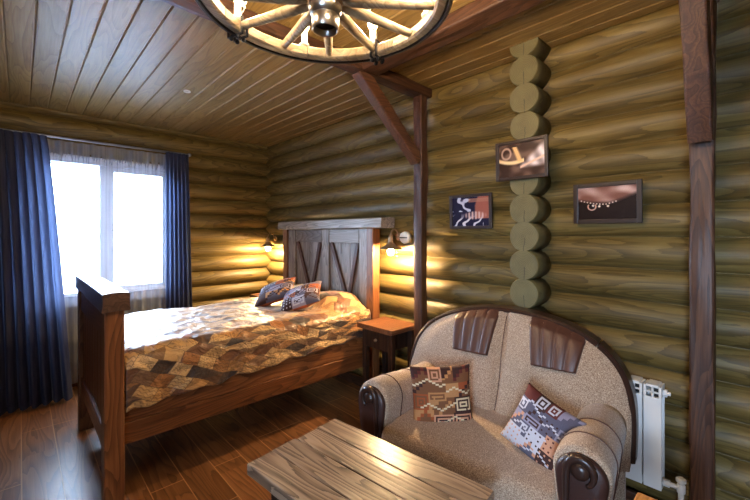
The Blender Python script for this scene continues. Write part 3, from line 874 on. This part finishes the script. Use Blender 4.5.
# seat
SF = -.67
bm = bmesh.new()
prof = [(-.02, .20), (-.02, .44)] + [(-.06-.02*i, .455+.004*math.sin(i)) for i in range(1, 2)]
def seat_z(x, y): return .462+.022*(1-abs(y/.5)**4)*(1-min(1, abs((x+.34)/.36))**4)+.004*mn.noise(Vector((x*4, y*4, 0)))
n1, n2 = 40, 40
def seat_f(u, v):
    y = -.425+.81*u
    q = v
    if q < .70:
        x = -.02+(SF+.05+.02)*(q/.70); z = seat_z(x, y)
    else:
        a = (q-.70)/.30
        if a < .5:
            an = a/.5*PI/2; x = SF+.05-.05*math.sin(an); z = seat_z(SF+.05, y)-.05+.05*math.cos(an)
        else:
            x = SF+.0; z = seat_z(SF+.05, y)-.05-(a-.5)/.5*.16
    return Vector((x, y, z))
vt = grid(bm, seat_f, n1, n2)
vv = [bm.verts.new((-.02, -.425+.81*i/n1, .23)) for i in range(n1+1)]
for i in range(n1): bm.faces.new((vv[i], vv[i+1], vt[i+1][0], vt[i][0])); bm.faces.new((vt[i][n2], vt[i+1][n2], vv[i+1], vv[i]))
bm.faces.new([vv[0]]+vt[0]); bm.faces.new([vv[n1]]+vt[n1])
so('seat', bm, 'tweed')
so('base', B(SF+.02, .02, -.44, .44, .06, .225, bev=.015), 'leather_dark', smooth=False)
for yy in (-.40, .40):
    for xx in (SF+.08, -.05): so('foot', B(xx-.03, xx+.03, yy-.03, yy+.03, 0, .06, bev=.006), 'dark_trim', smooth=False)
# rolled arms: egg-shaped section lofted front to back
def arm_sec(s, t):       # s side sign; closed outline in (y, z), swelling outwards at the top
    out = []
    return out
def arm(s):
    yc = .475 if s > 0 else -.52; n = 28
    egg = []
    for i in range(n):
        a = 2*PI*i/n - PI/2
        cy, cz = math.cos(a), math.sin(a)
        if cz >= 0: p = (cy*.102, .585+cz*.098)
        else:
            k = -cz; p = (cy*(.102-.032*k*1.0), .585-k*.40 if False else .585-.405*(k**1.0))
        egg.append(p)
    rings = []
    xs_ = [.0, -.10, -.2, -.3, -.4, -.5, -.56, -.61, -.625, -.632]
    for x in xs_:
        f = 1.0 if x > -.605 else (1-.01 if x > -.62 else (.96 if x > -.63 else .84))
        lift = -.045*sm(-.62, -.1, x)
        sp_ = -.01*sm(-.75, 0, x)*s
        ring = [Vector((x, yc+sp_+py*s*f, (pz-.4)*f+.4+lift)) for py, pz in egg]
        rings.append(ring)
    bm = bmesh.new(); loft(bm, rings)
    a = so('arm', bm, 'tweed')
    # brown leather face, a plump rim and a black teardrop scroll
    def inset(g, x): return [Vector((x, yc+py*s*g, (pz-.47)*g+.47)) for py, pz in egg]
    bm = bmesh.new(); loft(bm, [inset(.88, -.622), inset(.87, -.640), inset(.80, -.650), inset(.4, -.654)])
    so('arm_face', bm, 'leather_dark', a)
    bm = bmesh.new()
    pts = [(-.658, yc+.045*s*math.cos(q)*1.0, .60+.05*math.sin(q)) for q in [R(d) for d in range(-60, 190, 15)]]
    pts += [(-.658, yc-.047*s, .57-.03*k) for k in range(7)]
    tube(bm, pts, [.008+.008*math.sin(PI*i/(len(pts)-1)) for i in range(len(pts))], 8)
    lathe(bm, [(.002, 0), (.034, .0), (.030, .014), (.012, .022), (.002, .022)], 20, Matrix.Translation((-.653, yc, .605)) @ Matrix.Rotation(-PI/2, 4, 'Y'))
    so('scroll', bm, 'dark_trim', a)
    for x in (-.50, -.30):
        lift = -.045*sm(-.62, -.1, x); sp_ = -.01*sm(-.75, 0, x)*s
        so('piping', tube(bmesh.new(), [Vector((x+.03*(pz-.58), yc+sp_+py*s*1.008, (pz-.4)*1.004+.4+lift)) for py, pz in egg], .0032, 6, True), 'leather', a)
    return a
arm(1); arm(-1)
SM = Matrix.Translation(SO) @ Matrix.Rotation(SRZ, 4, 'Z')
def swd(v): return (SM.to_3x3() @ Vector(v))
cushion('cushion', 'brown and orange kilim cushion leaning in the left corner of the sofa', .33, .11, frame((1.655, 1.225, .590), (.726, -.69, .04), (.14, .10, .95)), 12, WARM)
cushion('cushion', 'pale grey and maroon kilim cushion leaning on the right arm of the sofa', .285, .11, frame((1.705, .715, .59), (-.045, -.264, -.083), (.102, -.096, .241)), 15, COOL)

# ------------------------------------------------------------------ coffee table
TRZ = R(6.3)
tab = thing('coffee_table', 'rustic wooden coffee table of thick grey-brown boards before the sofa', 'coffee table', (.948, 1.067, 0), TRZ)
def tb(name, bm, mat, smooth=False): return obj(name, bm, mat, tab, smooth=smooth, local=True)
bm = bmesh.new()
for i in range(4): rough_beam((-.185+.1233*i, -.412, .526), (-.185+.1233*i, .406+.006*math.sin(i*2.1), .526), .1223, .046, amp=.0018, r=.005, seed=40+i, step=.04, bm=bm)
tb('table_top', bm, 'table')
for y in (-.29, .29):
    tb('trestle', B(-.19, .19, y-.035, y+.035, .06, .502, bev=.008), 'table_dark')
    tb('foot', B(-.22, .22, y-.045, y+.045, 0, .06, bev=.008), 'table_dark')
tb('stretcher', B(-.03, .03, -.255, .255, .18, .26, bev=.006), 'table_dark')

# ------------------------------------------------------------------ radiator
rad = thing('radiator', 'white sectional radiator on the wall right of the sofa', 'radiator', (2.31, .56, .21))
for i in range(5):
    y = .365+.0785*i
    bm = bmesh.new()
    box(bm, 2.268, 2.276, y+.002, y+.076, .215, .665, .003); box(bm, 2.344, 2.352, y+.002, y+.076, .215, .665, .003)
    box(bm, 2.276, 2.344, y+.034, y+.044, .215, .67, 0)
    box(bm, 2.268, 2.352, y+.002, y+.014, .665, .72, .002); box(bm, 2.268, 2.352, y+.064, y+.076, .665, .72, .002); box(bm, 2.27, 2.35, y+.034, y+.044, .665, .72, .002)
    box(bm, 2.268, 2.352, y+.014, y+.064, .712, .726, .003); box(bm, 2.27, 2.35, y+.014, y+.064, .684, .692, .001)
    box(bm, 2.285, 2.335, y+.002, y+.076, .215, .255, .003)
    s_ = obj('section', bm, 'white_metal', rad)
    obj('vent_slot', B(2.277, 2.343, y+.0145, y+.0335, .668, .711), 'black', s_)
def cyl_y(bm, x, z, y0, y1, r, n=16): return lathe(bm, [(r*.9, 0), (r, .002), (r, abs(y1-y0)-.002), (r*.9, abs(y1-y0))], n, Matrix.Translation((x, y1, z)) @ Matrix.Rotation(PI/2, 4, 'X'))
bm = bmesh.new(); cyl_y(bm, 2.31, .685, .350, .367, .019, 6); cyl_y(bm, 2.31, .685, .337, .350, .009)
obj('plug', bm, 'white_metal', rad)
bm = bmesh.new(); cyl_y(bm, 2.31, .245, .340, .367, .017, 6); cyl_y(bm, 2.31, .245, .307, .340, .011)
lathe(bm, [(.016, .225), (.017, .23), (.017, .262), (.012, .268)], 14, Matrix.Translation((2.31, .298, 0)))
v_ = obj('valve', bm, 'white_metal', rad, smooth=False)
obj('valve_knob', lathe(bmesh.new(), [(.008, .268), (.010, .274), (.020, .277), (.021, .29), (.014, .296)], 14, Matrix.Translation((2.31, .298, 0))), 'white_plastic', v_)
obj('pipe', lathe(bmesh.new(), [(.012, .0), (.012, .225)], 14, Matrix.Translation((2.31, .298, 0))), 'white_plastic', rad, smooth=False)

# ------------------------------------------------------------------ stool corner right of the sofa arm
t = thing('stool', 'light pine stool at the right edge of the sofa arm', 'stool', (1.36, .16, 0))
obj('seat', B(1.21, 1.46, .02, .30, .60, .635, bev=.008), 'pine', t)
for x in (1.24, 1.43):
    for y in (.05, .27): obj('leg', B(x-.018, x+.018, y-.018, y+.018, 0, .599, bev=.004), 'pine', t)

# ------------------------------------------------------------------ wagon wheel chandelier
WC = (.675, .933, 2.183)
WS = .90
ch = thing('wheel_chandelier', 'wooden wagon wheel chandelier with lit candle bulbs hanging from the ceiling', 'chandelier', WC)
def wo(name, bm, mat, parent=None, smooth=True):
    if name not in ('chain', 'ceiling_rose'): bmesh.ops.scale(bm, vec=(WS, WS, WS), verts=bm.verts)
    return obj(name, bm, mat, parent or ch, smooth=smooth, local=True)
def ringbox(r0, r1, z0, z1, bev, n=96, a0=0, a1=2*PI):
    bm = bmesh.new(); full = abs(a1-a0) > 6.28
    sec = [(r0+bev, z0), (r1-bev, z0), (r1, z0+bev), (r1, z1-bev), (r1-bev, z1), (r0+bev, z1), (r0, z1-bev), (r0, z0+bev)]
    rings = [[Vector((r*math.cos(a), r*math.sin(a), z)) for r, z in sec] for a in [a0+(a1-a0)*i/n for i in range(n+(0 if full else 1))]]
    if full:
        vs = [[bm.verts.new(p) for p in r] for r in rings]
        for i in range(n):
            a, b = vs[i], vs[(i+1) % n]
            for k in range(8): bm.faces.new((a[k], a[(k+1) % 8], b[(k+1) % 8], b[k]))
    else: loft(bm, rings)
    return bm
for k in range(6):
    wo('felloe', ringbox(.372, .412, -.022, .022, .007, 16, R(60*k+6.2), R(60*k+65.8)), 'wheel', smooth=False)
wo('iron_tyre', ringbox(.4125, .427, -.026, .026, .003), 'tyre', smooth=False)
for k in range(12):
    a = R(30*k+21.5)
    bm = bmesh.new(); pts = [Vector((.052+.319*i/8, 0, 0)) for i in range(9)]
    tube(bm, pts, [.014, .019, .021, .020, .019, .018, .017, .016, .015], 10)
    bm.transform(Matrix.Rotation(a, 4, 'Z')); wo('spoke', bm, 'wheel')
hub = wo('hub', lathe(bmesh.new(), [(.004, .11), (.04, .11), (.045, .10), (.047, .05), (.056, .036), (.056, -.036), (.05, -.052), (.045, -.056), (.004, -.056)], 32), 'steel')
bm = bmesh.new(); n = 32
prof = [(.043, -.054), (.046, -.058), (.046, -.102), (.044, -.105), (.039, -.102), (.037, -.06)]
loft(bm, [[Vector((r*math.cos(2*PI*i/n), r*math.sin(2*PI*i/n), z)) for i in range(n)] for r, z in prof], cap=False)
wo('hub_sleeve', bm, 'steel', hub)
wo('hub_bore', lathe(bmesh.new(), [(.002, -.080), (.038, -.081), (.038, -.073), (.002, -.072)], 24), 'tyre', hub)
wo('hub_band', ringbox(.0565, .059, -.026, .026, .001, 40), 'bronze', hub)
for k in range(8):
    a = R(45*k+22.5); c = Vector((.388*math.cos(a), .388*math.sin(a), 0))
    cd = wo('candle', lathe(bmesh.new(), [(.020, .025), (.021, .032), (.0125, .034), (.0125, .082), (.009, .085)], 16, Matrix.Translation(c)), 'white_plastic')
    wo('bulb', lathe(bmesh.new(), [(.003, .085), (.010, .088), (.019, .106), (.0205, .120), (.015, .138), (.006, .152), (.001, .156)], 16, Matrix.Translation(c)), 'bulb', cd)
# chains to the ceiling, with iron shackles gripping the rim
for k in range(4):
    a = R(90*k+21.5+7+90-8); c = Vector((.405*WS*math.cos(a), .405*WS*math.sin(a), .03)); e = Vector((.06*math.cos(a), .06*math.sin(a), H-WC[2]-.012))
    d = (e-c); L = d.length; d.normalize(); s_ = d.cross(Vector((0, 0, 1))).normalized(); u_ = s_.cross(d)
    nl = int(L/.026); bm = bmesh.new()
    for i in range(nl):
        m = c+d*((i+.5)*L/nl); w_ = s_ if i % 2 else u_
        tube(bm, [m+d*(.017*math.cos(q))+w_*(.0075*math.sin(q)) for q in [PI*j/5 for j in range(10)]], .0025, 5, True)
    cn = wo('chain', bm, 'steel')
    bm = bmesh.new()
    for da in (-.035, .035):
        ca, sa = math.cos(a+da), math.sin(a+da)
        tube(bm, [Vector((r*ca, r*sa, z)) for r, z in ((.366, .03), (.366, -.032), (.434, -.035), (.434, .032))], .006, 8, True)
    for r in (.385, .42):
        bmesh.ops.create_uvsphere(bm, u_segments=8, v_segments=6, radius=.009, matrix=Matrix.Translation((r*math.cos(a+.035), r*math.sin(a+.035), -.042)))
        bmesh.ops.create_uvsphere(bm, u_segments=8, v_segments=6, radius=.009, matrix=Matrix.Translation((r*math.cos(a-.035), r*math.sin(a-.035), -.042)))
    wo('shackle', bm, 'tyre', cn)
wo('ceiling_rose', lathe(bmesh.new(), [(.002, H-WC[2]-.03), (.07, H-WC[2]-.025), (.08, H-WC[2]-.002), (.002, H-WC[2]-.001)], 28), 'tyre')

# ------------------------------------------------------------------ light
w = bpy.data.worlds.new('sky'); S.world = w; w.use_nodes = True
nt = w.node_tree; bg = nt.nodes['Background']; bg.inputs[0].default_value = (.54, .73, 1., 1); bg.inputs[1].default_value = 32.
pl = bpy.data.lights.new('window_portal', 'AREA'); pl.shape = 'RECTANGLE'; pl.size = 1.15; pl.size_y = 1.42
po = bpy.data.objects.new('window_portal', pl); COL.objects.link(po); po.location = (.685, YW+.09, 1.52); po.rotation_euler = (R(-90), 0, 0)
pl.cycles.is_portal = True
p2 = bpy.data.lights.new('fill_window_portal', 'AREA'); p2.shape = 'RECTANGLE'; p2.size = 1.02; p2.size_y = .92; p2.cycles.is_portal = True  # portal of the added fill window
p2o = bpy.data.objects.new('fill_window_portal', p2); COL.objects.link(p2o); p2o.location = (XL-.09, -.8, 1.5); p2o.rotation_euler = (0, R(-90), 0)

# ------------------------------------------------------------------ camera
cam = bpy.data.cameras.new('camera'); co_ = bpy.data.objects.new('camera', cam); COL.objects.link(co_)
cam.lens = 18; cam.sensor_width = 36; cam.shift_y = -16/750; cam.clip_start = .02
co_.location = (0, 0, 1.47); co_.rotation_euler = (R(90), 0, -R(43.43))
S.camera = co_
vs_ = S.view_settings
S.display_settings.display_device = 'sRGB'
vs_.view_transform = 'Standard'; vs_.look = 'None'; vs_.exposure = 1.38; vs_.gamma = 1.; vs_.use_curve_mapping = False
S.cycles.max_bounces = 8; S.cycles.transparent_max_bounces = 12
S.cycles.use_denoising = True
S.cycles.sample_clamp_indirect = 6.
